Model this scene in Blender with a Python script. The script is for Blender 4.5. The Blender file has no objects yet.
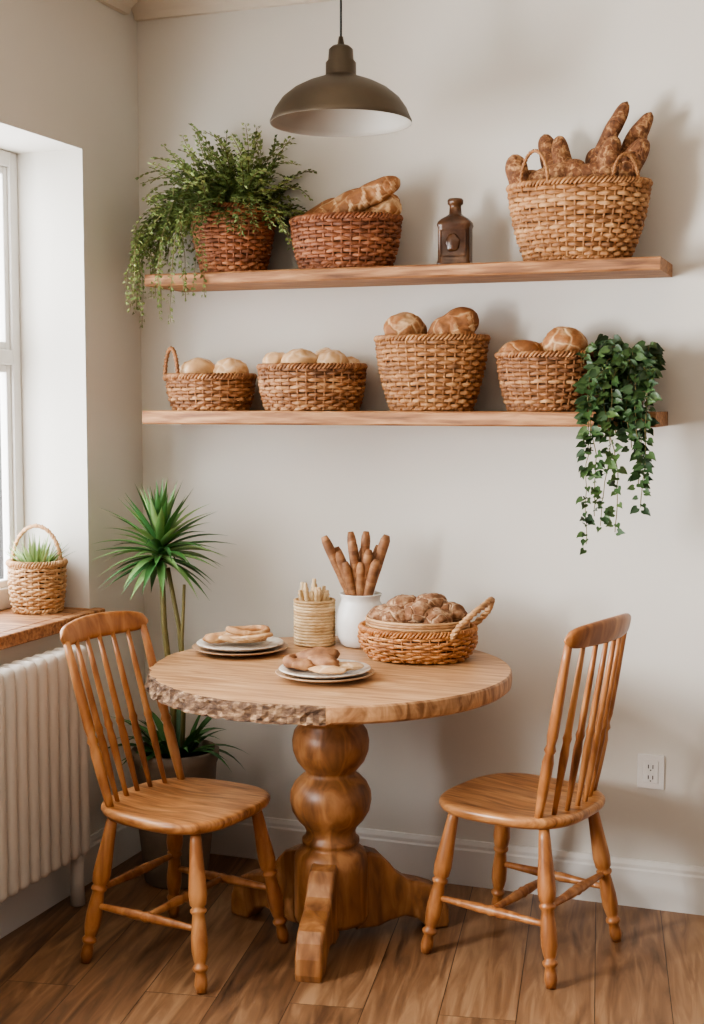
import bpy, bmesh, math, random
from mathutils import Vector, Matrix, noise
random.seed(7)
rnd=random.uniform
pi=math.pi
V=Vector

def C(r,g,b):
    def f(c):
        c/=255.0
        return c/12.92 if c<=.04045 else ((c+.055)/1.055)**2.4
    return (f(r),f(g),f(b),1)

def M(name, cols, scale=5, stretch=(1,1,1), rough=.5, bump=0.0, bscale=None, bdist=.003, detail=6, tw=.4, metal=0, spec=.5, gain=2.2, distort=0, crack=0):
    m=bpy.data.materials.new(name); m.use_nodes=True
    nt=m.node_tree; N=nt.nodes; L=nt.links
    p=N['Principled BSDF']
    p.inputs['Roughness'].default_value=rough
    p.inputs['Metallic'].default_value=metal
    p.inputs['Specular IOR Level'].default_value=spec
    tc=N.new('ShaderNodeTexCoord'); mp=N.new('ShaderNodeMapping')
    mp.inputs['Scale'].default_value=stretch
    L.new(tc.outputs['Object'],mp.inputs['Vector'])
    n=N.new('ShaderNodeTexNoise'); n.inputs['Scale'].default_value=scale; n.inputs['Detail'].default_value=detail
    n.inputs['Distortion'].default_value=distort
    L.new(mp.outputs['Vector'],n.inputs['Vector'])
    a=N.new('ShaderNodeMath'); a.operation='MULTIPLY_ADD'; a.inputs[1].default_value=gain*(1-tw); a.inputs[2].default_value=(.5-.5*gain)*(1-tw)
    L.new(n.outputs['Fac'],a.inputs[0])
    at=N.new('ShaderNodeAttribute'); at.attribute_name='tint'
    b=N.new('ShaderNodeMath'); b.operation='MULTIPLY_ADD'; b.inputs[1].default_value=tw
    L.new(at.outputs['Fac'],b.inputs[0]); L.new(a.outputs[0],b.inputs[2])
    r=N.new('ShaderNodeValToRGB')
    while len(r.color_ramp.elements)<len(cols): r.color_ramp.elements.new(.5)
    for i,c in enumerate(cols):
        r.color_ramp.elements[i].position=i/(len(cols)-1) if len(cols)>1 else 0
        r.color_ramp.elements[i].color=C(*c)
    fac=b.outputs[0]; vd=None
    if crack:
        # crust cracks: pale flour in the fissures of a distorted cell pattern
        wn=N.new('ShaderNodeTexNoise'); wn.inputs['Scale'].default_value=crack*.8; L.new(mp.outputs['Vector'],wn.inputs['Vector'])
        wm=N.new('ShaderNodeMix'); wm.data_type='RGBA'; wm.inputs[0].default_value=.06
        L.new(mp.outputs['Vector'],wm.inputs[6]); L.new(wn.outputs['Color'],wm.inputs[7])
        vo=N.new('ShaderNodeTexVoronoi'); vo.feature='DISTANCE_TO_EDGE'; vo.inputs['Scale'].default_value=crack
        L.new(wm.outputs[2],vo.inputs['Vector'])
        mr=N.new('ShaderNodeMapRange'); mr.inputs[1].default_value=0; mr.inputs[2].default_value=.10; mr.inputs[3].default_value=.30; mr.inputs[4].default_value=0
        L.new(vo.outputs['Distance'],mr.inputs[0])
        ad=N.new('ShaderNodeMath'); ad.operation='ADD'; L.new(fac,ad.inputs[0]); L.new(mr.outputs[0],ad.inputs[1]); fac=ad.outputs[0]; vd=mr.outputs[0]
    L.new(fac,r.inputs[0]); L.new(r.outputs['Color'],p.inputs['Base Color'])
    if bump:
        n2=N.new('ShaderNodeTexNoise'); n2.inputs['Scale'].default_value=bscale or scale*3; n2.inputs['Detail'].default_value=4
        L.new(mp.outputs['Vector'],n2.inputs['Vector'])
        bp=N.new('ShaderNodeBump'); bp.inputs['Strength'].default_value=bump; bp.inputs['Distance'].default_value=bdist
        h=n2.outputs['Fac']
        if vd:
            sb=N.new('ShaderNodeMath'); sb.operation='MULTIPLY_ADD'; sb.inputs[1].default_value=-2; L.new(vd,sb.inputs[0]); L.new(h,sb.inputs[2]); h=sb.outputs[0]
        L.new(h,bp.inputs['Height']); L.new(bp.outputs['Normal'],p.inputs['Normal'])
    return m

class B:
    def __init__(s): s.v=[];s.f=[];s.m=[];s.t=[];s.s=[]
    def add(s,verts,faces,mat=0,tint=.5,smooth=True):
        o=len(s.v); s.v.extend([tuple(x) for x in verts])
        for i,f in enumerate(faces):
            s.f.append([o+k for k in f]); s.m.append(mat)
            s.t.append(tint[i] if isinstance(tint,list) else tint); s.s.append(smooth)
    def loft(s,rings,mat=0,tint=.5,closed=False,caps=True,smooth=True):
        n=len(rings[0]); vs=[p for r in rings for p in r]; fs=[];ts=[]
        K=len(rings)
        for i in range(K if closed else K-1):
            j=(i+1)%K
            for k in range(n):
                fs.append([i*n+k,i*n+(k+1)%n,j*n+(k+1)%n,j*n+k]); ts.append(tint[min(i,len(tint)-1)] if isinstance(tint,list) else tint)
        if caps and not closed:
            fs.append([k for k in range(n)][::-1]); fs.append([(K-1)*n+k for k in range(n)])
            ts+= [ts[0],ts[-1]]
        s.add(vs,fs,mat,ts,smooth)
    def tube(s,pts,rad,n=8,mat=0,tint=.5,closed=False,caps=True,fl=1.0):
        pts=[V(p) for p in pts]; K=len(pts)
        rings=[]; prev=None
        for i,p in enumerate(pts):
            if closed: t=pts[(i+1)%K]-pts[i-1]
            else: t=pts[min(i+1,K-1)]-pts[max(i-1,0)]
            if t.length<1e-9: t=V((0,0,1))
            t.normalize()
            if prev is None:
                a=V((0,0,1)) if abs(t.z)<.9 else V((1,0,0))
                u=a.cross(t).normalized()
            else:
                u=prev-t*prev.dot(t)
                u.normalize()
            prev=u; w=t.cross(u)
            r=rad[i] if isinstance(rad,(list,tuple)) else rad
            rings.append([p+u*(r*math.cos(2*pi*k/n))+w*(r*fl*math.sin(2*pi*k/n)) for k in range(n)])
        s.loft(rings,mat,tint,closed,caps)
    def turned(s,p0,p1,prof,n=14,mat=0,tint=.5):
        p0=V(p0);p1=V(p1)
        s.tube([p0.lerp(p1,t) for t,r in prof],[r for t,r in prof],n,mat,tint)
    def lathe(s,prof,c=(0,0,0),n=48,ky=1,mat=0,tint=.5,caps=True,smooth=True):
        rings=[[V((c[0]+r*math.cos(2*pi*k/n),c[1]+ky*r*math.sin(2*pi*k/n),c[2]+z)) for k in range(n)] for r,z in prof]
        s.loft(rings,mat,tint,False,caps,smooth)
    def box(s,lo,hi,mat=0,tint=.5,bev=0):
        bm=bmesh.new(); bmesh.ops.create_cube(bm,size=1)
        for v in bm.verts:
            v.co=V([(lo[i]+hi[i])/2+v.co[i]*(hi[i]-lo[i]) for i in range(3)])
        if bev: bmesh.ops.bevel(bm,geom=bm.edges[:],offset=bev,segments=3,affect='EDGES',profile=.5)
        s.bm(bm,None,mat,tint,smooth=False)
    def bm(s,bm,mx=None,mat=0,tint=.5,smooth=True):
        bm.verts.ensure_lookup_table(); bm.verts.index_update()
        vs=[(mx@v.co if mx else v.co.copy()) for v in bm.verts]
        s.add(vs,[[v.index for v in f.verts] for f in bm.faces],mat,tint,smooth); bm.free()
    def prism(s,outline,mx,thick,bev=.006,mat=0,tint=.5):
        bm=bmesh.new()
        a=[bm.verts.new((x,-thick/2,z)) for x,z in outline]
        b=[bm.verts.new((x,thick/2,z)) for x,z in outline]
        n=len(a); bm.faces.new(a); bm.faces.new(b[::-1])
        for i in range(n): bm.faces.new([a[i],b[i],b[(i+1)%n],a[(i+1)%n]])
        bmesh.ops.recalc_face_normals(bm,faces=bm.faces[:])
        es=[e for e in bm.edges if (e.verts[0].co.y*e.verts[1].co.y)>0]
        bmesh.ops.bevel(bm,geom=es,offset=bev,segments=3,affect='EDGES',profile=.5)
        s.bm(bm,mx,mat,tint,False)
    def ell(s,c,r,rot=None,amp=.08,mat=0,tint=.5,nu=26,nv=16,ns=2.5,flour=0):
        rings=[];seed=V((rnd(-50,50),rnd(-50,50),rnd(-50,50)))
        mx=(rot or Matrix.Identity(3))
        c=V(c);tn=[]
        for j in range(nv+1):
            ph=-pi/2+pi*j/nv
            ring=[]
            for k in range(nu):
                th=2*pi*k/nu
                d=V((math.cos(ph)*math.cos(th),math.cos(ph)*math.sin(th),math.sin(ph)))
                f=1+amp*noise.noise(d*ns+seed)*1.6+amp*.3*noise.noise(d*ns*4+seed)
                q=V((d.x*r[0]*f,d.y*r[1]*f,d.z*r[2]*f))
                ring.append(c+mx@q)
            rings.append(ring)
            tn.append(tint+flour*max(0,math.sin(ph)-.2))
        s.loft(rings,mat,tn,caps=False)
    def ring(s,f,nseg,rx,rz,nc=6,mat=0,tint=.5):
        rings=[]
        for i in range(nseg):
            th=2*pi*i/nseg; x,y,z=f(th)
            e=V((math.cos(th),math.sin(th),0)); p=V((x,y,z))
            rings.append([p+e*(rx*math.cos(2*pi*k/nc))+V((0,0,rz*math.sin(2*pi*k/nc))) for k in range(nc)])
        s.loft(rings,mat,tint,closed=True)
    def blade(s,p,d,L,w,droop=.5,seg=6,mat=0,tint=.5,fold=.25,lim=None):
        p=V(p);d=V(d).normalized();vs=[];fs=[];pos=p.copy()
        side=d.cross(V((0,0,1)))
        if side.length<.05: side=V((rnd(-1,1),rnd(-1,1),0))
        side.normalize()
        for i in range(seg+1):
            t=i/seg
            ww=w*(math.sin(pi*min(1,t*.8+.18))**.8)*(1-t**3) if i<seg else .0005
            up=side.cross(d).normalized()
            vs+= [pos-side*ww/2+up*ww*fold,pos,pos+side*ww/2+up*ww*fold]
            if i<seg:
                o=3*i; fs+= [[o,o+1,o+4,o+3],[o+1,o+2,o+5,o+4]]
            pos=pos+d*(L/seg)
            d=(d+V((0,0,-droop/seg))).normalized()
        if lim:
            for q in vs:
                if q.x<lim[0]: q.x=lim[0]
                if q.y>lim[1]: q.y=lim[1]
        s.add(vs,fs,mat,tint)
    def leaf(s,p,d,up,L,w,mat=0,tint=.5,heart=False):
        d=V(d).normalized(); sd=d.cross(V(up))
        if sd.length<.01: sd=d.cross(V((1,.3,0)))
        sd.normalize(); nn=sd.cross(d); p=V(p)
        if heart:
            pr=[(-.12,.28),(.12,.5),(.45,.42),(.75,.2),(1,0)]
            vs=[p]+[p+d*L*a+sd*w*b+nn*w*.18 for a,b in pr[:-1]]+[p+d*L-nn*L*.1]+[p+d*L*a-sd*w*b+nn*w*.18 for a,b in pr[:-1][::-1]]
            vs.append(p+d*L*.5)
            fs=[[0,1,2,10],[10,2,3,4],[10,4,5],[10,5,6],[10,6,7,8],[0,10,8,9]]
            s.add(vs,fs,mat,tint)
        else:
            vs=[p,p+d*L*.45+sd*w/2+nn*w*.15,p+d*L,p+d*L*.45-sd*w/2+nn*w*.15]
            s.add(vs,[[0,1,2],[0,2,3]],mat,tint)
    def build(s,name,mats,loc=(0,0,0),rz=0,parent=None):
        me=bpy.data.meshes.new(name); me.from_pydata([tuple(v) for v in s.v],[],s.f)
        me.polygons.foreach_set('material_index',s.m); me.polygons.foreach_set('use_smooth',s.s)
        at=me.attributes.new('tint','FLOAT','FACE'); at.data.foreach_set('value',s.t)
        for m in mats: me.materials.append(m)
        me.update()
        o=bpy.data.objects.new(name,me); bpy.context.collection.objects.link(o)
        o.location=loc; o.rotation_euler=(0,0,rz)
        if parent: o.parent=parent
        return o

# ---------------- materials
wallM=M('wall_paint',[(216,212,204),(223,219,211)],scale=1.2,rough=.85,bump=.15,bscale=60,bdist=.001,tw=0,spec=.2)
trimM=M('trim_paint',[(224,222,217),(230,228,223)],scale=2,rough=.5,tw=0)
radM=M('radiator_enamel',[(208,199,188),(216,208,198)],scale=2,rough=.4,tw=.2)
ceilM=M('ceiling_paint',[(212,202,186),(218,208,193)],scale=1,rough=.9,tw=0)
shelfM=M('shelf_wood',[(96,60,36),(154,106,68),(192,146,102)],scale=6,stretch=(1,12,12),rough=.6,bump=.35,tw=.15,detail=8,distort=.5,gain=2.8)
chairM=M('chair_wood',[(106,62,34),(162,106,62),(198,144,94)],scale=8,stretch=(3,3,.6),rough=.35,bump=.1,tw=.35,distort=.8,gain=2.9)
seatM=M('seat_wood',[(122,76,42),(176,122,76),(206,154,104)],scale=7,stretch=(1,9,3),rough=.3,bump=.08,tw=.2,distort=.7,gain=2.9)
ttopM=M('tabletop_wood',[(132,92,60),(184,140,100),(210,172,130)],scale=4.5,stretch=(1,10,3),rough=.4,bump=.1,tw=.25,distort=1.0,gain=2.9)
pedM=M('pedestal_wood',[(92,58,34),(148,100,60),(184,134,88)],scale=7,stretch=(3,3,.8),rough=.4,bump=.12,tw=.3,distort=.9,gain=2.8)
barkM=M('bark',[(48,34,25),(100,74,54),(178,146,112)],scale=36,stretch=(1,1,2),rough=.9,bump=1,bscale=60,bdist=.008,tw=.4,gain=2.8)
wick=M('wicker',[(74,44,27),(150,102,64),(210,166,120)],scale=28,rough=.6,bump=.3,bscale=150,bdist=.001,tw=.6,gain=2.4)
wickL=M('wicker_light',[(130,90,58),(190,148,104),(224,190,150)],scale=28,rough=.6,bump=.3,bscale=150,bdist=.001,tw=.6)
wickN=M('wicker_natural',[(88,54,32),(162,114,72),(214,170,122)],scale=28,rough=.6,bump=.3,bscale=150,bdist=.001,tw=.6)
wickO=M('wicker_orange',[(104,62,34),(174,116,68),(210,156,100)],scale=25,rough=.5,bump=.3,bscale=150,bdist=.001,tw=.6)
wickR=M('wicker_red',[(74,40,26),(146,90,58),(190,132,92)],scale=28,rough=.6,bump=.3,bscale=150,bdist=.001,tw=.6)
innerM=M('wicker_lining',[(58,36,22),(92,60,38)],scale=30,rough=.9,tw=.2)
breadM=M('bread_crust',[(92,54,30),(156,104,62),(226,192,148)],scale=26,rough=.75,bump=.8,bscale=60,bdist=.004,tw=.6,gain=2.8,crack=16)
rollM=M('roll_crust',[(158,110,68),(208,168,124),(240,220,190)],scale=20,rough=.75,bump=.5,bscale=50,bdist=.003,tw=.6,gain=2.6,crack=14)
ryeM=M('rye_crust',[(72,44,28),(128,86,56),(214,178,142)],scale=38,rough=.85,bump=1,bscale=80,bdist=.006,tw=.5,gain=2.8,crack=22)
sesM=M('seeded_crust',[(70,42,26),(124,80,50),(190,146,102)],scale=70,rough=.8,bump=.9,bscale=120,bdist=.003,tw=.5,gain=2.8,crack=30)
stickM=M('bread_stick',[(94,58,36),(142,98,64),(186,140,98)],scale=40,rough=.7,bump=.5,bscale=80,tw=.5,gain=2.8)
creamM=M('wheat_cream',[(180,146,102),(220,192,150),(238,218,184)],scale=30,rough=.7,bump=.3,tw=.5)
whiteC=M('white_ceramic',[(226,225,222),(236,235,232)],scale=3,rough=.25,tw=0)
plateM=M('plate_ceramic',[(150,118,94),(218,208,194),(238,233,224)],scale=38,rough=.3,tw=.5,gain=4)
plateB=M('plate_brown',[(150,116,86),(188,156,124)],scale=20,rough=.35,tw=.3)
bronze=M('lamp_bronze',[(68,58,46),(92,80,64)],scale=6,rough=.42,metal=.6,tw=.1)
lampIn=M('lamp_inside',[(156,150,140),(170,164,154)],scale=4,rough=.5,tw=0)
blackM=M('cord_black',[(22,20,18),(30,28,26)],scale=4,rough=.6,tw=0)
bottleM=M('bottle_glass_brown',[(40,24,16),(78,50,32),(122,88,58)],scale=18,rough=.25,bump=.4,bscale=25,tw=.2)
potM=M('planter_clay',[(104,92,80),(136,120,104)],scale=8,rough=.7,bump=.2,tw=.1)
soilM=M('soil',[(40,28,20),(70,50,36)],scale=40,rough=1,bump=1,bdist=.01)
stemM=M('stem',[(96,90,52),(130,116,70)],scale=20,rough=.7)
g1=M('leaf_fern',[(60,80,40),(110,128,70),(168,180,116)],scale=14,rough=.6,tw=.7)
g2=M('leaf_yucca',[(30,66,34),(76,124,64),(160,188,124)],scale=10,rough=.45,tw=.75)
g3=M('leaf_ivy',[(26,46,26),(54,80,42),(94,118,66)],scale=14,rough=.5,tw=.75)
g4=M('leaf_succulent',[(90,120,70),(140,166,104),(186,204,150)],scale=14,rough=.5,tw=.7)

def floor_mat():
    m=bpy.data.materials.new('oak_floor'); m.use_nodes=True; nt=m.node_tree;N=nt.nodes;L=nt.links;p=N['Principled BSDF']
    tc=N.new('ShaderNodeTexCoord'); mp=N.new('ShaderNodeMapping'); mp.inputs['Rotation'].default_value=(0,0,math.radians(80))
    L.new(tc.outputs['Object'],mp.inputs['Vector'])
    br=N.new('ShaderNodeTexBrick'); br.offset=.37; br.inputs['Scale'].default_value=1
    br.inputs['Brick Width'].default_value=1.9; br.inputs['Row Height'].default_value=.2
    br.inputs['Mortar Size'].default_value=.0014; br.inputs['Mortar Smooth'].default_value=.3; br.inputs['Bias'].default_value=0
    br.inputs['Color1'].default_value=(0,0,0,1); br.inputs['Color2'].default_value=(1,1,1,1); br.inputs['Mortar'].default_value=(.5,.5,.5,1)
    L.new(mp.outputs[0],br.inputs['Vector'])
    m2=N.new('ShaderNodeMapping'); m2.inputs['Scale'].default_value=(1,9,1); L.new(mp.outputs[0],m2.inputs['Vector'])
    ad=N.new('ShaderNodeVectorMath'); ad.operation='ADD'; L.new(m2.outputs[0],ad.inputs[0])
    sc=N.new('ShaderNodeVectorMath'); sc.operation='SCALE'; sc.inputs['Scale'].default_value=7; L.new(br.outputs['Color'],sc.inputs[0]); L.new(sc.outputs[0],ad.inputs[1])
    n=N.new('ShaderNodeTexNoise'); n.inputs['Scale'].default_value=2.6; n.inputs['Detail'].default_value=10; n.inputs['Distortion'].default_value=1.2; L.new(ad.outputs[0],n.inputs['Vector'])
    mx=N.new('ShaderNodeMath'); mx.operation='MULTIPLY_ADD'; mx.inputs[1].default_value=1.8; mx.inputs[2].default_value=-.55; L.new(n.outputs['Fac'],mx.inputs[0])
    sx=N.new('ShaderNodeSeparateColor'); L.new(br.outputs['Color'],sx.inputs[0])
    m3=N.new('ShaderNodeMath'); m3.operation='MULTIPLY_ADD'; m3.inputs[1].default_value=.34; L.new(sx.outputs[0],m3.inputs[0]); L.new(mx.outputs[0],m3.inputs[2])
    r=N.new('ShaderNodeValToRGB'); e=r.color_ramp.elements; e.new(.5)
    e[0].color=C(78,54,38); e[1].color=C(130,96,68); e[2].color=C(170,134,100); e[0].position=0.0; e[2].position=1
    L.new(m3.outputs[0],r.inputs[0])
    mm=N.new('ShaderNodeMix'); mm.data_type='RGBA'; L.new(br.outputs['Fac'],mm.inputs[0]); L.new(r.outputs[0],mm.inputs[6]); mm.inputs[7].default_value=C(58,40,28)
    L.new(mm.outputs[2],p.inputs['Base Color']); p.inputs['Roughness'].default_value=.38
    bp=N.new('ShaderNodeBump'); bp.inputs['Strength'].default_value=.2; bp.inputs['Distance'].default_value=.0015; bp.invert=True
    L.new(br.outputs['Fac'],bp.inputs['Height']); L.new(bp.outputs[0],p.inputs['Normal'])
    return m
floorM=floor_mat()
glassM=bpy.data.materials.new('window_glass'); glassM.use_nodes=True
nt=glassM.node_tree; nt.nodes.clear()
o_=nt.nodes.new('ShaderNodeOutputMaterial'); t_=nt.nodes.new('ShaderNodeBsdfTransparent'); g_=nt.nodes.new('ShaderNodeBsdfGlossy'); x_=nt.nodes.new('ShaderNodeMixShader')
g_.inputs['Roughness'].default_value=.05; x_.inputs[0].default_value=.06
nt.links.new(t_.outputs[0],x_.inputs[1]); nt.links.new(g_.outputs[0],x_.inputs[2]); nt.links.new(x_.outputs[0],o_.inputs[0])

# ---------------- room shell
CE=3.0
b=B(); b.box((-.3,-6,-.1),(5,.15,0)); b.build('floor',[floorM])
b=B(); b.box((-.3,0,0),(5,.15,CE+.1)); b.build('wall_back',[wallM])
b=B(); b.box((-.3,-6,CE),(5,0,CE+.1)); b.build('ceiling',[ceilM])
b=B()
zs,zh=.87,2.407
wy0,wy1=-1.65,-.372
w2a,w2b=-3.7,-2.2  # opening for an added second window, out of view, to let area light in
for lo,hi in [((-.3,wy1,0),(0,0,CE)),((-.3,wy0,0),(0,wy1,zs)),((-.3,wy0,zh),(0,wy1,CE)),((-.3,w2b,0),(0,wy0,CE)),
              ((-.3,w2a,0),(0,w2b,zs)),((-.3,w2a,zh),(0,w2b,CE)),((-.3,-6,0),(0,w2a,CE))]:
    b.box(lo,hi)
b.build('wall_left',[wallM])
def bb_profile(): return [(0,0),(.018,0),(.018,.118),(.014,.124),(.014,.135),(.008,.15),(0,.15)]
b=B(); b.loft([[V((x,-d-.0005,z)) for d,z in bb_profile()] for x in (0.001,5)],smooth=False); b.build('baseboard_back',[trimM])
b=B(); b.loft([[V((d+.0005,y,z)) for d,z in bb_profile()] for y in (-6,-.02)],smooth=False); b.build('baseboard_left',[trimM])
def cor(): return [(0,0),(.02,.0),(.03,.02),(.06,.045),(.085,.075),(.085,.1),(0,.1)]
b=B(); b.loft([[V((x,-d-.0005,CE-.1+z-.0005)) for d,z in cor()] for x in (0.001,5)],smooth=False); b.build('trim_1',[ceilM])
b=B(); b.loft([[V((d+.0005,y,CE-.1+z-.0005)) for d,z in cor()] for y in (-6,-.09)],smooth=False); b.build('trim_2',[ceilM])
def window(name,ya,yb):
    b=B(); xo,xi=-.295,-.245
    fr=.045
    z0=.913;z1=zh-.001
    ya+=.001; yb-=.001
    def bx(y0,y1,za,zb,x0=xo,x1=xi): b.box((x0,y0,za),(x1,y1,zb),bev=.004)
    bx(ya,ya+fr,z0,z1); bx(yb-fr,yb,z0,z1); bx(ya+fr,yb-fr,z0,z0+.07); bx(ya+fr,yb-fr,z1-.05,z1)
    bx(ya+fr,yb-fr,1.715,1.765)
    mid=(ya+yb)/2
    bx(mid-.02,mid+.02,z0+.07,z1-.05,xo+.01,xi-.005)
    for s0,s1 in ((ya+fr,mid-.02),(mid+.02,yb-fr)):
        for za,zb in ((z0+.07,1.715),(1.765,z1-.05)):
            bx(s0,s0+.025,za,zb,xo+.012,xi-.01); bx(s1-.025,s1,za,zb,xo+.012,xi-.01)
            bx(s0+.025,s1-.025,za,za+.025,xo+.012,xi-.01); bx(s0+.025,s1-.025,zb-.025,zb,xo+.012,xi-.01)
    b.box((-.275,ya+fr,z0+.05),(-.272,yb-fr,z1-.05),mat=1)
    b.build(name,[trimM,glassM])
window('window_1',wy0,wy1); window('added_window_2',w2a,w2b)  # the second one is added out of view to carry the side light
b=B(); b.box((-.3,wy0,.871),(0.0,wy1,.912)); b.box((0.0,wy0-.05,.871),(.045,wy1+.03,.912),bev=.006); b.build('window_sill',[shelfM])
b=B(); b.box((-.3,w2a,.871),(0.0,w2b,.912)); b.box((0.0,w2a-.05,.871),(.045,w2b+.03,.912),bev=.006); b.build('window_sill',[shelfM])  # sill of the added, unseen window

# ---------------- radiator
b=B()
ys=-.58
sec=.056
for i in range(17):
    yc=ys-sec*(i+.5)
    bm=bmesh.new(); bmesh.ops.create_cube(bm,size=1)
    for v in bm.verts: v.co=V((.085+v.co.x*.085,yc+v.co.y*.049,.50+v.co.z*.67))
    bmesh.ops.bevel(bm,geom=bm.edges[:],offset=.022,segments=4,affect='EDGES',profile=.5)
    b.bm(bm,None,0,rnd(.3,.7),True)
for z in (.22,.78):
    b.tube([(.085,ys-.003,z),(.085,ys-sec*17+.003,z)],.028,12)
for y in (ys-.03,ys-sec*16.5):
    b.tube([(.085,y,.18),(.085,y,0.001)],[.02,.024],10)
b.build('column_radiator',[radM])

# ---------------- shelves
def shelf(x0,x1,z0,z1):
    b=B()
    rings=[]
    n=60
    for i in range(n+1):
        x=x0+(x1-x0)*i/n
        e=.004*noise.noise(V((x*6,z0*9,0)))
        f=-.27+e; c=.005
        rings.append([V((x,-.0005,z0)),V((x,f+c,z0)),V((x,f,z0+c)),V((x,f+.001,z1-c)),V((x,f+c,z1)),V((x,-.0005,z1))])
    b.loft(rings,smooth=False)
    return b.build('wall_shelf',[shelfM])
shelf(.165,1.829,1.972,2.01)
shelf(.15,1.824,1.521,1.565)

# ---------------- baskets
def twist(b,pts,r,off,turns,mat=0,tint=.5,n=6):
    pts=[V(p) for p in pts];K=len(pts)
    if K<20:
        out=[]
        for i in range(K-1):
            p0=pts[max(i-1,0)];p1=pts[i];p2=pts[i+1];p3=pts[min(i+2,K-1)]
            for k in range(8):
                t=k/8
                out.append(.5*((2*p1)+(p2-p0)*t+(2*p0-5*p1+4*p2-p3)*t*t+(3*p1-p0-3*p2+p3)*t**3))
        out.append(pts[-1]); pts=out;K=len(pts)
    for s in range(2):
        out=[];prev=None
        for i,p in enumerate(pts):
            t=(pts[min(i+1,K-1)]-pts[max(i-1,0)]).normalized()
            if prev is None: u=(V((0,0,1)) if abs(t.z)<.9 else V((1,0,0))).cross(t).normalized()
            else: u=(prev-t*prev.dot(t)).normalized()
            prev=u;w=t.cross(u);a=2*pi*turns*i/(K-1)+pi*s
            out.append(p+u*off*math.cos(a)+w*off*math.sin(a))
        b.tube(out,r,n,mat,tint+.15*(s-.5))
def arc(p0,p1,h,n=40,power=1.0):
    p0=V(p0);p1=V(p1);m=(p0+p1)/2;d=(p1-p0)/2
    return [m-d*math.cos(pi*i/n)+V((0,0,h*math.sin(pi*i/n)**power)) for i in range(n+1)]
def basket(name,loc,rx,ky,kb,h,rows,S,mat,handles=(),rz=0,bulge=.04,floor=.5,rim=.0055,hr=.0048):
    b=B()
    def Rz(z):
        t=z/h
        return rx*(kb+(1-kb)*t**.85)+bulge*rx*math.sin(pi*t)
    wr=h/rows*.56
    amp=.0044*(rx/.18)**.5
    for j in range(rows):
        z=h*(j+.5)/rows*.94
        R=Rz(z)
        sg=1 if j%2 else -1
        ph=rnd(0,6)
        def f(th,R=R,z=z,sg=sg,ph=ph):
            o=amp*sg*math.cos(S/2*th)
            return ((R+o)*math.cos(th),(R*ky+o)*math.sin(th),z+.0022*math.sin(3*th+ph)+.001*math.sin(11*th+ph))
        b.ring(f,S*4,wr*.62,wr,6,0,rnd(0.1,.85))
    for i in range(S):
        th=2*pi*i/S
        b.tube([((Rz(h*t))*math.cos(th),(Rz(h*t)*ky)*math.sin(th),h*t) for t in (0,.33,.66,1)],wr*.5,5,0,rnd(.2,.7))
    R=Rz(h*.96)
    K=int(S*.8)
    for s in range(3):
        def f(th,s=s):
            a=K*th+s*2*pi/3
            o=rim*1.1*math.cos(a)
            return ((R+o)*math.cos(th),(R*ky+o)*math.sin(th),h*.975+rim*1.1*math.sin(a))
        b.ring(f,S*6,rim,rim,6,0,.3+.2*s)
    for s in range(2):
        def f(th,s=s):
            a=K*th+s*pi
            o=.004*math.cos(a); R0=Rz(0)
            return ((R0+o)*math.cos(th),(R0*ky+o)*math.sin(th),.009+.003*math.sin(a))
        b.ring(f,S*5,.005,.005,6,0,.4+.2*s)
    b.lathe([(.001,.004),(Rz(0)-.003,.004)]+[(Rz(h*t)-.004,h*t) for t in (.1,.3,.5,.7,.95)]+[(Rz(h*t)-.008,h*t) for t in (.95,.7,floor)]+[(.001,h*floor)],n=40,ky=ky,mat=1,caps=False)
    for (p0,p1,hh) in handles:
        twist(b,arc(p0,p1,hh),hr,hr*.8,hh*60+6,0,.4)
    return b.build(name,[mat,innerM],loc,rz)
ZU,ZL=2.0105,1.5655
SY=-.14
basket('wicker_basket',(.425,SY,ZU),.140,.85,.72,.215,17,32,wickR)
basket('wicker_basket',(.820,SY,ZU),.178,.68,.80,.165,13,36,wickR)
basket('wicker_basket',(1.567,-.15,ZU),.210,.60,.70,.232,17,42,wickN,handles=[((-.155,-.09,.22),(-.065,-.125,.22),.10),((.12,-.10,.22),(.185,-.05,.22),.08)],hr=.0038)
basket('wicker_basket',(.338,SY,ZL),.150,.78,.84,.115,10,32,wick,handles=[((-.155,-.03,.10),(-.07,-.10,.10),.105)])
basket('wicker_basket',(.702,SY,ZL),.176,.70,.86,.145,12,36,wick)
basket('wicker_basket',(1.108,SY,ZL),.178,.66,.70,.232,17,34,wickN)
basket('wicker_basket',(1.473,SY,ZL),.148,.80,.74,.175,14,32,wick)

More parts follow.
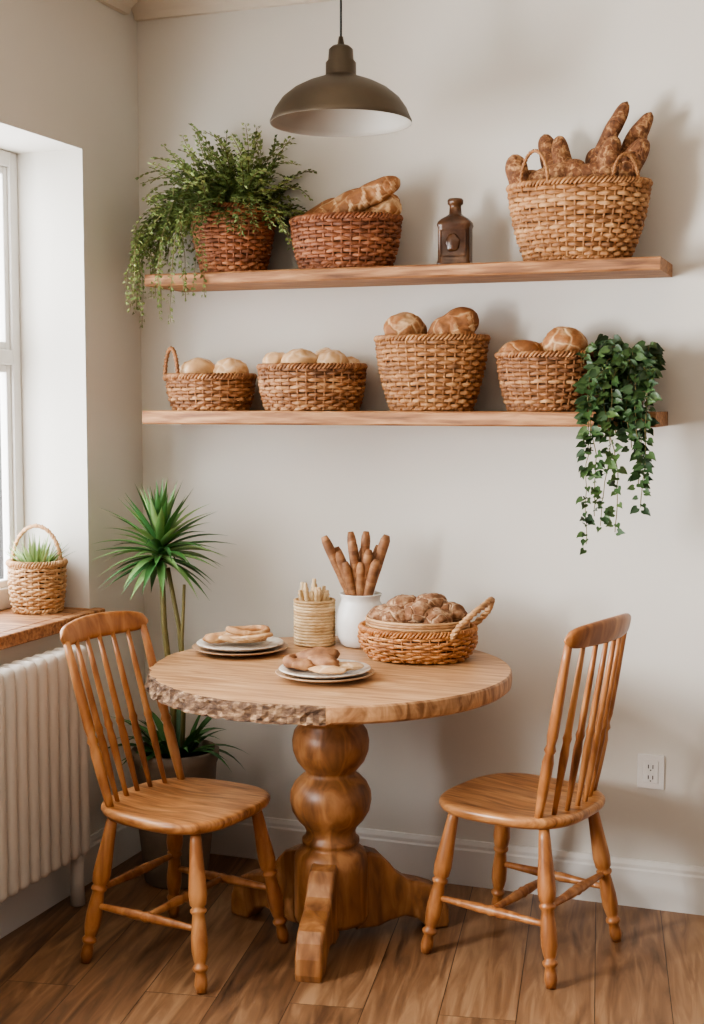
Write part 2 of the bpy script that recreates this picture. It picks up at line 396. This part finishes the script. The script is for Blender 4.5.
# ---------------- breads
def rotm(z=0,y=0,x=0):
    return Matrix.Rotation(z,3,'Z')@Matrix.Rotation(y,3,'Y')@Matrix.Rotation(x,3,'X')
def baguette(b,p0,p1,r,mat=0,tint=.45,bend=.02,amp=.03,fat=4):
    p0=V(p0);p1=V(p1);n=40;rings=[]
    d=(p1-p0); L=d.length; dn=d.normalized()
    sd=d.cross(V((0,1,0))).normalized()
    u=V((0,1,0)).cross(dn).normalized(); w=dn.cross(u).normalized()
    per=max(2.5,L/.05)
    K=20;ts=[]
    def score(t,a):
        sc=math.sin(2*pi*per*t+1.6*a)
        m=max(0,math.cos(a-(-.9 if w.y>0 else .9)))
        return sc*m
    for i in range(n+1):
        t=i/n
        c=p0.lerp(p1,t)+sd*bend*math.sin(pi*t)
        e=max(.004,1-abs(2*t-1)**fat)**.5
        rg=[]
        for k in range(K):
            a=2*pi*k/K
            rr=r*e*(1+amp*score(t,a)+.14*noise.noise(V((t*L*22,math.cos(a)*.9+p0.x*9,math.sin(a)*.9+r*90))))
            rg.append(c+u*rr*math.cos(a)+w*rr*math.sin(a))
        rings.append(rg)
    for i in range(n):
        for k in range(K):
            a=2*pi*(k+.5)/K; t=(i+.5)/n
            sc=score(t,a)
            ts.append(tint+(.5*min(1,(sc-.4)*3) if sc>.4 else -.05))
    fs=[[i*K+k,i*K+(k+1)%K,(i+1)*K+(k+1)%K,(i+1)*K+k] for i in range(n) for k in range(K)]
    fs+=[list(range(K))[::-1],[n*K+k for k in range(K)]]; ts+=[tint,tint]
    b.add([p for r_ in rings for p in r_],fs,mat,ts)
b=B()
baguette(b,(-.04,-.05,.150),(.200,-.055,.270),.036,tint=.36,bend=.006)
baguette(b,(-.11,-.02,.150),(.085,.0,.246),.034,tint=.45,bend=.004)
baguette(b,(-.150,.0,.150),(-.02,.03,.222),.034,tint=.36,bend=.0)
baguette(b,(.02,.045,.17),(.165,.05,.225),.032,tint=.3,bend=0)
baguette(b,(.06,-.03,.150),(.19,-.01,.200),.036,tint=.6,bend=0)
b.ell((-.04,.04,.170),(.09,.05,.035),rotm(0),.06,0,.3)
b.build('bread_loaves',[breadM],(.820,SY,ZU))
b=B()
for x0,y0,z0,x1,y1,z1,r,t,ft in [(-.13,-.02,.14,-.192,-.04,.325,.036,.35,4),(-.04,.02,.16,-.112,.03,.392,.031,.3,4),(-.015,-.03,.18,-.058,-.02,.375,.028,.4,4),
    (-.01,.0,.16,.142,.0,.465,.024,.2,6),(.05,.03,.16,.208,.03,.435,.028,.3,4),(.07,-.04,.16,.115,-.05,.360,.033,.35,4),(.10,-.02,.16,.202,-.03,.350,.034,.25,4),
    (-.15,-.03,.235,.03,-.04,.280,.032,.5,4),(.05,.03,.18,.04,.05,.345,.03,.4,4),(-.15,.03,.18,-.15,.04,.29,.03,.5,4),(-.04,-.05,.24,.15,-.04,.268,.032,.4,4),(-.09,.01,.18,-.07,.0,.330,.030,.5,4),
    (.02,.04,.18,.095,.05,.415,.024,.3,5),(.09,.05,.18,.185,.05,.395,.026,.35,5)]:
    baguette(b,(x0,y0,z0),(x1,y1,z1),r,tint=t,bend=.003,fat=ft)
b.build('baguettes',[sesM],(1.567,-.15,ZU))
b=B()
for x,y,z,r,t in [(-.03,-.03,.122,.066,.3),(.085,-.02,.127,.058,.25),(-.09,.02,.11,.05,.5),(.03,.05,.12,.055,.5)]:
    b.ell((x,y,z),(r,r*.9,r*.76),rotm(rnd(0,3)),.09,0,t,flour=.3)
b.build('bread_rolls',[rollM],(.338,SY,ZL))
b=B()
for x,y,z,r,t in [(-.11,-.03,.15,.055,.4),(-.02,-.05,.152,.062,.35),(-.06,.04,.155,.05,.5),(.08,-.02,.148,.06,.45),(.03,.05,.165,.05,.45),(.12,.03,.14,.045,.35)]:
    b.ell((x,y,z),(r,r*.9,r*.76),rotm(rnd(0,3)),.09,0,t,flour=.3)
b.build('bread_rolls',[rollM],(.702,SY,ZL))
b=B()
b.ell((-.085,-.01,.252),(.068,.065,.058),rotm(0,.1),.06,0,.5,flour=.4)
baguette(b,(.0,-.03,.215),(.150,-.01,.300),.050,0,.2,0,.04,3)
b.ell((.03,.05,.23),(.08,.05,.04),rotm(0,-.2),.05,0,.2)
b.ell((.09,-.03,.22),(.06,.05,.035),rotm(0,-.2),.05,0,.35)
b.build('bread_loaves',[breadM],(1.108,SY,ZL))
b=B()
b.ell((-.07,-.02,.178),(.07,.06,.040),rotm(.2),.06,0,.35)
b.ell((.06,-.01,.197),(.070,.065,.058),rotm(0,.1),.06,0,.5,flour=.35)
b.ell((.0,.05,.175),(.06,.05,.04),rotm(0),.05,0,.45)
b.build('bread_loaves',[breadM],(1.473,SY,ZL))

# ---------------- bottle
b=B()
def sq(hw,hd,z,c,n=32,e=5.0):
    out=[]
    for k in range(n):
        t=2*pi*k/n; cx,sy=math.cos(t),math.sin(t)
        out.append(V((math.copysign(abs(cx)**(2/e),cx)*hw,math.copysign(abs(sy)**(2/e),sy)*hd,z)))
    return out
P=[(.050,.04,0,7),(.053,.043,.006,7),(.053,.043,.012,7),(.050,.04,.02,7),(.050,.04,.12,7),(.053,.043,.128,7),(.051,.041,.138,6),(.042,.035,.148,4),(.028,.026,.157,2.5),(.020,.020,.163,2),(.018,.018,.185,2),(.019,.019,.19,2),(.024,.024,.193,2),(.025,.025,.205,2),(.022,.022,.21,2),(.014,.014,.2105,2),(.013,.013,.19,2)]
b.loft([sq(w,d,z,0,e=e) for w,d,z,e in P])
for s in (-1,1):
    b.box((-.040,s*.040-.003,.03),(.040,s*.040+.003,.034)); b.box((-.040,s*.040-.003,.108),(.040,s*.040+.003,.112))
    b.box((-.040,s*.040-.003,.03),(-.036,s*.040+.003,.112)); b.box((.036,s*.040-.003,.03),(.040,s*.040+.003,.112))
b.ell((0,-.041,.072),(.022,.006,.028),None,.1,0,.9)
b.build('glass_bottle',[bottleM],(1.183,SY,ZU),.1)

# ---------------- leafy plant in the basket
b=B()
b.lathe([(.001,.15),(.115,.15),(.115,.19),(.001,.195)],n=30,ky=.85,mat=2,caps=False)
def frond(b,p,d,L,droop,n=16,lw=.013,ll=.022,tint=.5,mat=0,smat=1,wallY=.12,xl=-.36,yl=-.20):
    p=V(p);d=V(d).normalized();pts=[p.copy()];st=L/n
    for i in range(n):
        d=(d+V((rnd(-.08,.08),rnd(-.08,.08),-droop/n*(.4+1.4*i/n)))).normalized()
        q=p+d*st
        if q.y>wallY: q.y=wallY; d.y=min(d.y,0)
        if q.y<yl: q.y=yl+rnd(0,.01); d.y=abs(d.y)*.2
        if q.x<xl: q.x=xl+rnd(0,.01); d.x=abs(d.x)*.2
        p=q; pts.append(p.copy())
        if i>1:
            for s in (-1,1):
                sd=d.cross(V((rnd(-.4,.4),rnd(-.4,.4),1)))
                if sd.length<.05: sd=V((1,0,0))
                sd.normalize()
                ld=(sd*s+d*rnd(.3,.9)+V((0,0,rnd(-.3,.3)))).normalized()
                k=(1-.5*i/n)
                b.leaf(p+ld*.001,ld,V((rnd(-.5,.5),rnd(-.5,.5),1)),ll*k*rnd(.8,1.2),lw*k*rnd(.8,1.2),mat,tint+rnd(-.2,.2))
                b.leaf(p+ld*ll*.4*k-d*st*.4,(ld+d*.6),V((rnd(-.5,.5),rnd(-.5,.5),1)),ll*k*.8,lw*k*.8,mat,tint+rnd(-.2,.2))
    b.tube(pts,.0011,3,smat,.5,caps=False)
for i in range(230):
    a=rnd(0,2*pi); el=rnd(.15,1.45)
    r0=rnd(0,.10)
    d=(math.cos(a)*math.cos(el)-.10,math.sin(a)*math.cos(el)*.8-.15,math.sin(el))
    L=rnd(.13,.28)*(1+.25*math.sin(el)**4)
    frond(b,(math.cos(a)*r0,math.sin(a)*r0*.7,.19),d,L,rnd(.4,2.4),tint=rnd(.15,.95),ll=.030,lw=.019,xl=-.31)
for i in range(20):
    a=rnd(pi*.85,pi*1.25)
    frond(b,(-.09,-.03,.19),(math.cos(a),math.sin(a)*.5-.1,rnd(.2,.7)),rnd(.24,.38),rnd(2.4,3.8),n=20,tint=rnd(.3,.9),ll=.027,lw=.017,xl=-.30)
for i in range(10):
    a=rnd(pi*.95,pi*1.15)
    frond(b,(-.09,-.05,.17),(math.cos(a),math.sin(a)*.4-.15,rnd(-.1,.25)),rnd(.38,.50),rnd(1.8,2.8),n=26,tint=rnd(.3,.9),ll=.026,lw=.015,xl=rnd(-.335,-.27))
for i in range(9):
    frond(b,(rnd(-.10,-.02),-.10,.19),(rnd(-.7,.1),-1,.25),rnd(.32,.48),4.2,n=22,tint=rnd(.3,.9),ll=.026,lw=.015,yl=-.19)
b.build('trailing_fern',[g1,stemM,soilM],(.425,SY,ZU))

# ---------------- ivy on lower shelf
b=B()
b.lathe([(.001,.001),(.042,.001),(.046,.01),(.058,.11),(.061,.115),(.061,.128),(.054,.128),(.052,.11),(.001,.108)],n=32,mat=2,caps=False)
b.lathe([(.052,.112),(.001,.118)],n=20,mat=3,caps=False)
def vine(b,p,d,L,droop,n,ll,tint,wallY=.12,xl=(-.10,.10)):
    p=V(p);d=V(d).normalized();pts=[p.copy()];st=L/n
    for i in range(n):
        g=V((0,0,-1))
        k=min(1,droop*(i+1)/n)
        d=(d*(1-k*.55)+g*k*.55+V((rnd(-.2,.2),rnd(-.12,.12),0))).normalized()
        q=p+d*st
        if q.y>wallY: q.y=wallY
        if q.z<0.02 and q.y>-.15: q.y=-.15
        if q.y<-.20: q.y=-.20
        q.x=min(max(q.x,xl[0]),xl[1])
        p=q; pts.append(p.copy())
        for rep in range(2):
            a=rnd(0,2*pi)
            o=V((math.cos(a),-abs(math.sin(a))*.9,rnd(-.8,.1))).normalized()
            kk=rnd(.65,1.25)*(1-.3*i/n)
            b.leaf(p+o*.012+V((0,0,rnd(-.5,.5)*st)),o,V((rnd(-.4,.4),-1,rnd(0,.8))),ll*kk,ll*.85*kk,0,tint+rnd(-.35,.35),heart=True)
            if L>.25 and rnd(0,1)<.5: break
    b.tube(pts,.0014,4,1,.4,caps=False)
for i in range(28):
    a=rnd(0,2*pi)
    vine(b,(math.cos(a)*.03,math.sin(a)*.03,.125),(math.cos(a)*.7,math.sin(a)*.8-.2,rnd(.9,2)),rnd(.10,.17),rnd(.6,1.2),6,.038,rnd(.2,.8),xl=(-.09,.07))
vine(b,(-.03,-.03,.15),(-.7,-.2,1.0),.17,.9,8,.03,.6,xl=(-.13,.1))
for i in range(12):
    vine(b,(rnd(-.05,.05),-.05,.13),(rnd(-.3,.3),-1,.2),rnd(.24,.38),1.3,16,.038,rnd(.2,.8),xl=(-.08,.08))
for i,(x,L) in enumerate([(-.055,.56),(-.02,.66),(.01,.60),(.035,.52),(-.035,.62),(.06,.44)]):
    vine(b,(x,-.06,.13),(x*6+rnd(-.2,.2),-1,.1),L,1.3,28,.035,rnd(.2,.8),xl=(-.085,.085))
b.build('trailing_ivy',[g3,stemM,potM,soilM],(1.72,-.13,ZL))

# ---------------- pendant lamp
b=B()
PR=[(.200,0),(.201,.006),(.196,.016),(.186,.040),(.166,.068),(.135,.093),(.098,.112),(.065,.124),(.048,.130)]
b.lathe(PR+[(.043,.136),(.043,.168),(.036,.176),(.034,.205),(.024,.214),(.010,.218),(.006,.24),(.004,.24)],n=64,caps=False)
b.lathe([(.200,0),(.196,.001)]+[(r-.005,z-.001) for r,z in PR[2:]]+[(.001,.126)],n=64,mat=1,caps=False)
b.lathe([(.014,.125),(.018,.115),(.028,.095),(.031,.078),(.026,.058),(.012,.047),(.001,.046)],n=24,mat=3,caps=False)
b.tube([(0,0,.23),(0,0,CE-2.378-.03)],.0035,8,2)
b.lathe([(.001,CE-2.378-.04),(.04,CE-2.378-.035),(.045,CE-2.378-.001),(.001,CE-2.378-.001)],n=24,caps=False)
b.build('pendant_lamp',[bronze,lampIn,blackM,whiteC],(.978,-.60,2.378))

# ---------------- outlet
b=B()
b.box((-.042,-.008,-.055),(.042,-.0005,.055),bev=.003)
b.box((-.024,-.0105,-.036),(.024,-.007,.036),bev=.002)
for z in (-.017,.017):
    for x in (-.007,.007): b.box((x-.0014,-.0112,z-.006),(x+.0014,-.010,z+.006),mat=1)
    b.box((-.002,-.0112,z-.013),(.002,-.010,z-.0095),mat=1)
b.build('wall_outlet',[whiteC,blackM],(1.792,0,.437))

# ---------------- table
TX,TY,TZ,TR=.938,-.583,.820,.530
b=B()
n=200
def edge(th,k):
    a=math.degrees(th)%360
    w=0
    if 176<a<291: w=min(1,(a-176)/12,(291-a)/5)
    r=TR+.003*noise.noise(V((math.cos(th)*2,math.sin(th)*2,0)))
    if w>0:
        r+=w*(.007*noise.noise(V((th*14,k*1.7,3)))+.010*noise.noise(V((th*45,k*4,1)))-[.006,.002,.0,-.002,-.004,-.004,0][k])
    return r,w
rings=[]
levels=[(-.050,5),(-.043,4),(-.030,3),(-.016,2),(-.005,1),(0,0)]
for dz,k in levels:
    rg=[]
    for i in range(n):
        th=2*pi*i/n; r,w=edge(th,k)
        if w==0: r-= {5:.010,4:.002,3:0,2:0,1:.001,0:.005}[k]
        z=TZ+dz
        if w>0 and k==5: z-=w*.006*noise.noise(V((th*18,2,7)))
        rg.append(V((r*math.cos(th),r*math.sin(th),z)))
    rings.append(rg)
for j in range(len(rings)-1):
    for i in range(n):
        th=2*pi*(i+.5)/n; r,w=edge(th,1)
        q=[rings[j][i],rings[j][(i+1)%n],rings[j+1][(i+1)%n],rings[j+1][i]]
        b.add(q,[[0,1,2,3]],1 if w>.3 else 0,rnd(.1,.9) if w>.3 else -.2,smooth=False)
b.add([rings[-1][i] for i in range(n)],[list(range(n))],0,.6,False)
b.add([rings[0][i] for i in range(n)],[list(range(n))[::-1]],0,.4,False)
PRF=[(.16,.770),(.16,.742),(.135,.722),(.112,.704),(.108,.669),(.093,.657),(.093,.650),(.108,.629),(.114,.601),(.112,.572),(.100,.540),(.082,.518),(.074,.510),(.074,.502),(.087,.494),(.107,.474),(.119,.448),(.121,.422),(.115,.392),(.098,.364),(.079,.344),(.073,.329),(.075,.314),(.085,.305),(.085,.295),(.079,.289),(.085,.282),(.102,.268),(.109,.251),(.110,.227),(.110,.075),(.104,.06),(.001,.06)]
b.lathe(PRF,n=56,mat=2,caps=False,tint=.5)
FT=[(.07,.262),(.115,.260),(.148,.248),(.175,.220),(.200,.188),(.235,.162),(.285,.148),(.325,.132),(.350,.105),(.365,.065),(.368,.02),(.362,.001),(.300,.001),(.285,.020),(.262,.040),(.225,.052),(.18,.045),(.14,.030),(.07,.028)]
for a,sc in ((-80,.90),(38,1.0),(164,1.0)):
    mx=Matrix.Rotation(math.radians(a),4,'Z')
    b.prism([(x*sc,z) for x,z in FT],mx,.078,.010,2,.45)
b.build('pedestal_table',[ttopM,barkM,pedM],(TX,TY,0))

# ---------------- chairs
def chair(loc,rz,lean=-.285,zt=.918,hh0=.036):
    b=B(); SH=.455
    def outl(sc,z,dip=0):
        out=[]
        for k in range(48):
            t=2*pi*k/48; cx,sy=math.cos(t),math.sin(t); e=2.9
            x=math.copysign(abs(cx)**(2/e),cx)*.218; y=math.copysign(abs(sy)**(2/e),sy)*.222
            y*=1+.06*x/.215
            x,y=x*sc,y*sc
            out.append(V((x,y,z+dip*(0.0-.011*math.exp(-((x+.04)/.1)**2-((abs(y)-.085)/.07)**2)))))
        return out
    b.loft([outl(.30,SH-.036),outl(.86,SH-.036),outl(.93,SH-.033),outl(.98,SH-.024),outl(1,SH-.014),outl(.995,SH-.006),outl(.975,SH-.001),outl(.93,SH+.001),outl(.8,SH,1),outl(.65,SH,1),outl(.5,SH,1),outl(.35,SH,1),outl(.2,SH,1),outl(.05,SH,1)],mat=1,tint=.5)
    leg=[(0,.014),(.08,.017),(.2,.020),(.32,.024),(.40,.026),(.46,.023),(.475,.017),(.49,.023),(.505,.023),(.52,.017),(.56,.019),(.66,.023),(.74,.023),(.80,.018),(.825,.0145),(.835,.020),(.85,.022),(.865,.019),(.875,.014),(.91,.017),(.95,.0185),(1,.0135)]
    T={};F={}
    for sx in (-1,1):
        for sy in (-1,1):
            T[sx,sy]=V((sx*.145,sy*.145,SH-.03)); F[sx,sy]=V((sx*.205,sy*.205,0.001))
            b.turned(T[sx,sy],F[sx,sy],leg,16,0,rnd(.4,.6))
    st=[(0,.008),(.1,.0095),(.3,.012),(.42,.015),(.46,.012),(.5,.0165),(.54,.012),(.58,.015),(.7,.012),(.9,.0095),(1,.008)]
    def at(sx,sy,z):
        t=(T[sx,sy].z-z)/(T[sx,sy].z-F[sx,sy].z); return T[sx,sy].lerp(F[sx,sy],t)
    for sy in (-1,1):
        b.turned(at(-1,sy,.165),at(1,sy,.165),st,12,0,.5)
    b.turned(at(-1,-1,.21),at(-1,1,.21),st,12,0,.5)
    b.turned((at(-1,-1,.165)+at(1,-1,.165))/2,(at(-1,1,.165)+at(1,1,.165))/2,st,12,0,.5)
    def top(s): return V((lean+.030*s*s-.0,.172*s,zt))
    def bot(s): return V((-.172+.035*s*s,.165*s,SH-.008))
    sp=[(0,.007),(.1,.008),(.25,.0105),(.36,.0125),(.42,.010),(.45,.013),(.48,.010),(.6,.0095),(.8,.0085),(1,.0065)]
    post=[(0,.011),(.08,.013),(.2,.0155),(.33,.0165),(.38,.012),(.40,.017),(.43,.012),(.48,.0155),(.7,.0145),(.9,.012),(1,.011)]
    m=7
    for i in range(m):
        s=-1+2*i/(m-1)
        b.turned(bot(s),top(s),post if i in (0,m-1) else sp,12,0,rnd(.35,.65))
    rings=[];K=24
    for i in range(K+1):
        s=-1.13+2.26*i/K
        c=top(s); q=abs(s/1.13)
        hh=hh0*(1-.22*q**2)*(max(.03,1-q**10))**.5
        th=.0125*(max(.05,1-q**14))**.5
        c=c+V((-.008,0,.018-.008*q*q))
        up=V((-.24,0,1)).normalized(); fw=V((1,0,0.24)).normalized()
        rg=[]
        for k in range(16):
            t=2*pi*k/16;cx,sy=math.cos(t),math.sin(t);e=3
            rg.append(c+fw*(math.copysign(abs(cx)**(2/e),cx)*th)+up*(math.copysign(abs(sy)**(2/e),sy)*hh))
        rings.append(rg)
    b.loft(rings,0,.55)
    return b.build('dining_chair',[chairM,seatM],loc,math.radians(rz))
chair((.583,-.83,0),-10,-.315,.914)
chair((1.490,-.455,0),164,-.258,.950)

# ---------------- yucca planter
b=B()
b.lathe([(.001,.001),(.095,.001),(.105,.01),(.125,.20),(.137,.40),(.142,.41),(.146,.42),(.146,.445),(.138,.45),(.130,.445),(.128,.42),(.001,.42)],n=48,mat=2,caps=False)
b.lathe([(.128,.425),(.001,.432)],n=24,mat=3,caps=False)
b.tube([(-.01,0,.42),(-.005,.0,.6),(-.035,.0,.85),(-.045,0,1.08)],[.012,.011,.010,.010],8,1,.5)
b.tube([(.02,.01,.42),(.035,0,.65),(.02,.0,.85),(-.02,0,1.05)],[.009,.008,.008,.007],8,1,.3)
b.tube([(.03,-.01,.42),(.045,-.02,.62),(.04,-.02,.82),(.05,-.02,1.0)],[.008,.007,.006,.005],8,1,.3)
LIM=(-.268,.28)
def crown(c,N,L0,L1,w):
    for i in range(N):
        a=i*2.399; f=i/N
        el=1.45-1.85*f+rnd(-.12,.12)
        d=V((math.cos(a)*math.cos(el),math.sin(a)*math.cos(el),math.sin(el)))
        L=rnd(L0,L1)*(.88+.22*(1-abs(el-.4)))
        base=V(c)+V((0,0,.06*(1-f)))+d*.008
        tip=base+d*L
        if tip.y>.25: d.y*=.6; d.normalize()
        if tip.x<-.22: L*=.88
        b.blade(base,d,L,w*rnd(.8,1.1),rnd(.4,1.0) if el<.9 else .2,7,0,rnd(.1,1),lim=LIM)
crown((-.050,0,1.07),92,.19,.25,.029)
for i in range(40):
    a=rnd(0,2*pi); el=rnd(.3,1.35)
    b.blade((math.cos(a)*.05,math.sin(a)*.05,.425),(math.cos(a)*math.cos(el),math.sin(a)*math.cos(el),math.sin(el)),rnd(.14,.25),rnd(.022,.036),rnd(.8,1.8),7,0,rnd(0,.45),lim=LIM)
b.build('potted_yucca',[g2,stemM,potM,soilM],(.275,-.30,0))

# ---------------- sill basket
basket('handled_basket',(-.125,-.485,.9125),.090,.95,.85,.165,18,26,wickL,handles=[((-.085,-.01,.155),(.085,.01,.155),.125)],bulge=.06,floor=.8)
b=B()
for i in range(70):
    a=rnd(0,2*pi); el=rnd(.5,1.45)
    b.blade((math.cos(a)*.03,math.sin(a)*.03,.135),(math.cos(a)*math.cos(el),math.sin(a)*math.cos(el),math.sin(el)),rnd(.08,.135),.012,.3,5,0,rnd(0,1),lim=(-.10,.10))
b.build('potted_succulent',[g4],(-.125,-.485,.9125))

# ---------------- table things
TT=TZ+.0008
def plate(b,z,r,mat,tint=.5):
    P=[(.001,.0),(r*.55,.0),(r*.6,.003),(r*.8,.008),(r*.98,.016),(r,.018),(r*.985,.0205),(r*.8,.013),(r*.6,.0075),(.001,.006)]
    b.lathe([(a,z+c) for a,c in P],n=56,mat=mat,caps=False,tint=tint)
PL=(.592,-.465,TT)
b=B()
plate(b,0,.150,1); plate(b,.012,.135,0,.7)
b.build('plate_stack',[plateM,plateB],PL)
b=B()
b.ell((-.015,.02,.042),(.088,.065,.014),rotm(.3,.05),.08,0,.5)
b.ell((.045,-.02,.056),(.078,.055,.013),rotm(-.3,-.12),.08,0,.3)
b.tube([(.035+.062*math.cos(t),-.02+.045*math.sin(t),.072+.004*math.sin(2*t)) for t in [i*2*pi/24 for i in range(24)]],.010,8,0,-.1,closed=True)
b.ell((-.07,-.02,.042),(.045,.03,.016),rotm(.6),.1,0,-.1)
b.build('flatbreads',[rollM],PL)
PP=(.985,-.748,TT)
b=B()
plate(b,0,.140,1); plate(b,.010,.130,0,.4)
b.build('plate_stack',[plateM,plateB],PP)
b=B()
b.tube([(-.078+.03*math.cos(t),.0+.035*math.sin(t),.042) for t in [i*pi*1.5/16+.6 for i in range(17)]],[.012+.006*math.sin(pi*i/16) for i in range(17)],10,0,.35)
b.ell((-.030,.02,.055),(.062,.03,.026),rotm(.2,-.15),.12,0,.3)
b.ell((.0,-.012,.046),(.055,.030,.022),rotm(-.3),.12,0,.55)
b.ell((-.055,-.03,.040),(.04,.022,.016),rotm(.1),.12,0,.7)
b.ell((.060,.01,.035),(.050,.035,.011),rotm(.4),.1,1,.4)
b.ell((.03,-.055,.035),(.055,.025,.011),rotm(.1),.1,1,.2)
b.build('pastries',[stickM,rollM],PP)
PC=(.759,-.262,TT)
b=B()
b.lathe([(.001,.001),(.058,.001),(.06,.14),(.055,.14),(.054,.11),(.001,.11)],n=32,mat=0,tint=.3,caps=False)
for j in range(15):
    z=.006+.0097*j
    def f(th,z=z,j=j):
        o=.0014*math.cos(20*th+j*pi)
        return ((.062+o)*math.cos(th),(.062+o)*math.sin(th),z)
    b.ring(f,80,.0045,.0052,6,0,rnd(-.6,.9))
b.build('woven_cup',[creamM],PC)
b=B()
for i in range(20):
    a=rnd(0,2*pi);r=rnd(.0,.036)
    p=V((math.cos(a)*r,math.sin(a)*r,.112)); q=p+V((math.cos(a)*rnd(0,.016),math.sin(a)*rnd(0,.016),rnd(.05,.100)))
    nn=14
    b.tube([p.lerp(q,k/nn) for k in range(nn+1)],[.0045+(.0045*abs(math.sin(k*1.3)) if k>5 else 0)+(.001 if k<13 else -.002) for k in range(nn+1)],7,0,rnd(-.2,.6))
b.build('wheat_stalks',[creamM],PC)
PV=(.907,-.238,TT)
b=B()
b.lathe([(.001,.001),(.052,.001),(.062,.008),(.074,.035),(.079,.07),(.078,.10),(.070,.128),(.062,.143),(.061,.152),(.066,.165),(.068,.168),(.064,.169),(.058,.155),(.056,.145),(.065,.12),(.07,.08),(.06,.02),(.001,.012)],n=48,caps=False)
b.build('ceramic_vase',[whiteC],PV)
b=B()
for dx,dy,z1,r in [(-.125,0,.345,.0155),(-.090,.02,.31,.014),(-.068,-.02,.30,.015),(-.045,.03,.360,.0145),(-.02,-.02,.335,.015),(.015,.01,.365,.015),(.035,-.02,.31,.015),(.084,.01,.355,.0165),(.05,.03,.32,.014),(-.005,.03,.31,.013),(.064,-.03,.28,.016),(.012,-.03,.27,.015),(-.04,-.035,.27,.014)]:
    p=V((-dx*.25,-dy*.3,.03)); q=V((dx,dy,z1))
    nn=22
    b.tube([p.lerp(q,k/nn) for k in range(nn+1)],[r*(1+.12*noise.noise(V((k*.9,dx*50,0))))*(1 if k<nn-1 else (.9 if k<nn else .6)) for k in range(nn+1)],10,0,[rnd(.1,.8) for k in range(nn)])
b.build('breadsticks',[stickM],PV)
bl=(1.135,-.36,TT+.003)
basket('bread_basket',bl,.172,.86,.84,.090,11,40,wickO,bulge=.10,floor=.3)
b=B()
for j in range(4):
    z=.092+.0085*j
    def f(th,z=z,j=j):
        o=.0012*math.cos(24*th+j*pi)
        return ((.156+o)*math.cos(th),(.135+o)*math.sin(th),z)
    b.ring(f,96,.004,.0048,6,0,rnd(.0,.6))
twist(b,[V((.135,-.100,.080)),V((.165,-.105,.12)),V((.197,-.090,.152)),V((.220,-.04,.174)),V((.222,.02,.180)),V((.212,.065,.168)),V((.190,.095,.13)),V((.145,.095,.085))],.0062,.005,11,0,.3)
b.build('basket_rim_and_handle',[wickL],(0,0,0),0,parent=bpy.data.objects['bread_basket'])
b=B()
for x,y,z,r,t in [(-.095,-.02,.115,.055,.4),(-.045,-.06,.118,.055,.35),(-.05,.03,.137,.060,.35),(.015,-.045,.132,.056,.4),(.035,.03,.147,.060,.35),(.075,-.05,.122,.050,.4),(.095,.02,.127,.054,.35),(-.005,.075,.12,.045,.4),(.0,-.0,.09,.07,.4),(-.08,.06,.11,.045,.4),(.07,.07,.11,.045,.4)]:
    b.ell((x,y,z),(r,r*.92,r*.74),rotm(rnd(0,3)),.10,0,t,ns=3,flour=.4)
b.build('rye_rolls',[ryeM],bl)

# ---------------- lights
def area(name,loc,rot,sx,sy,e,col):
    l=bpy.data.lights.new(name,'AREA'); l.shape='RECTANGLE'; l.size=sx; l.size_y=sy; l.energy=e; l.color=col
    o=bpy.data.objects.new(name,l); o.location=loc; o.rotation_euler=rot; bpy.context.collection.objects.link(o); return o
area('window_and_added_light',(-.40,(wy0+wy1)/2,1.65),(0,-pi/2,0),1.7,1.45,105,(.94,.97,1))
area('window_and_added_light',(-.42,(w2a+w2b)/2,1.55),(0,-pi/2,0),1.1,1.1,470,(.97,.985,1))  # added lamp behind the unseen second window, gives directional light from front left
w=bpy.data.worlds.new('world'); bpy.context.scene.world=w; w.use_nodes=True
w.node_tree.nodes['Background'].inputs[0].default_value=(1.0,.965,.92,1)
w.node_tree.nodes['Background'].inputs[1].default_value=.30
try:
    bpy.context.scene.view_settings.view_transform='AgX'
    bpy.context.scene.view_settings.look='AgX - Medium High Contrast'
except Exception as e: print(e)

# ---------------- camera
cam=bpy.data.cameras.new('camera'); cam.sensor_fit='VERTICAL'; cam.sensor_height=36; cam.lens=48.4
co=bpy.data.objects.new('camera',cam); bpy.context.collection.objects.link(co)
co.location=(2.38,-4.31,1.6); co.rotation_euler=(math.radians(90-4.65),0,math.radians(20.25))
bpy.context.scene.camera=co
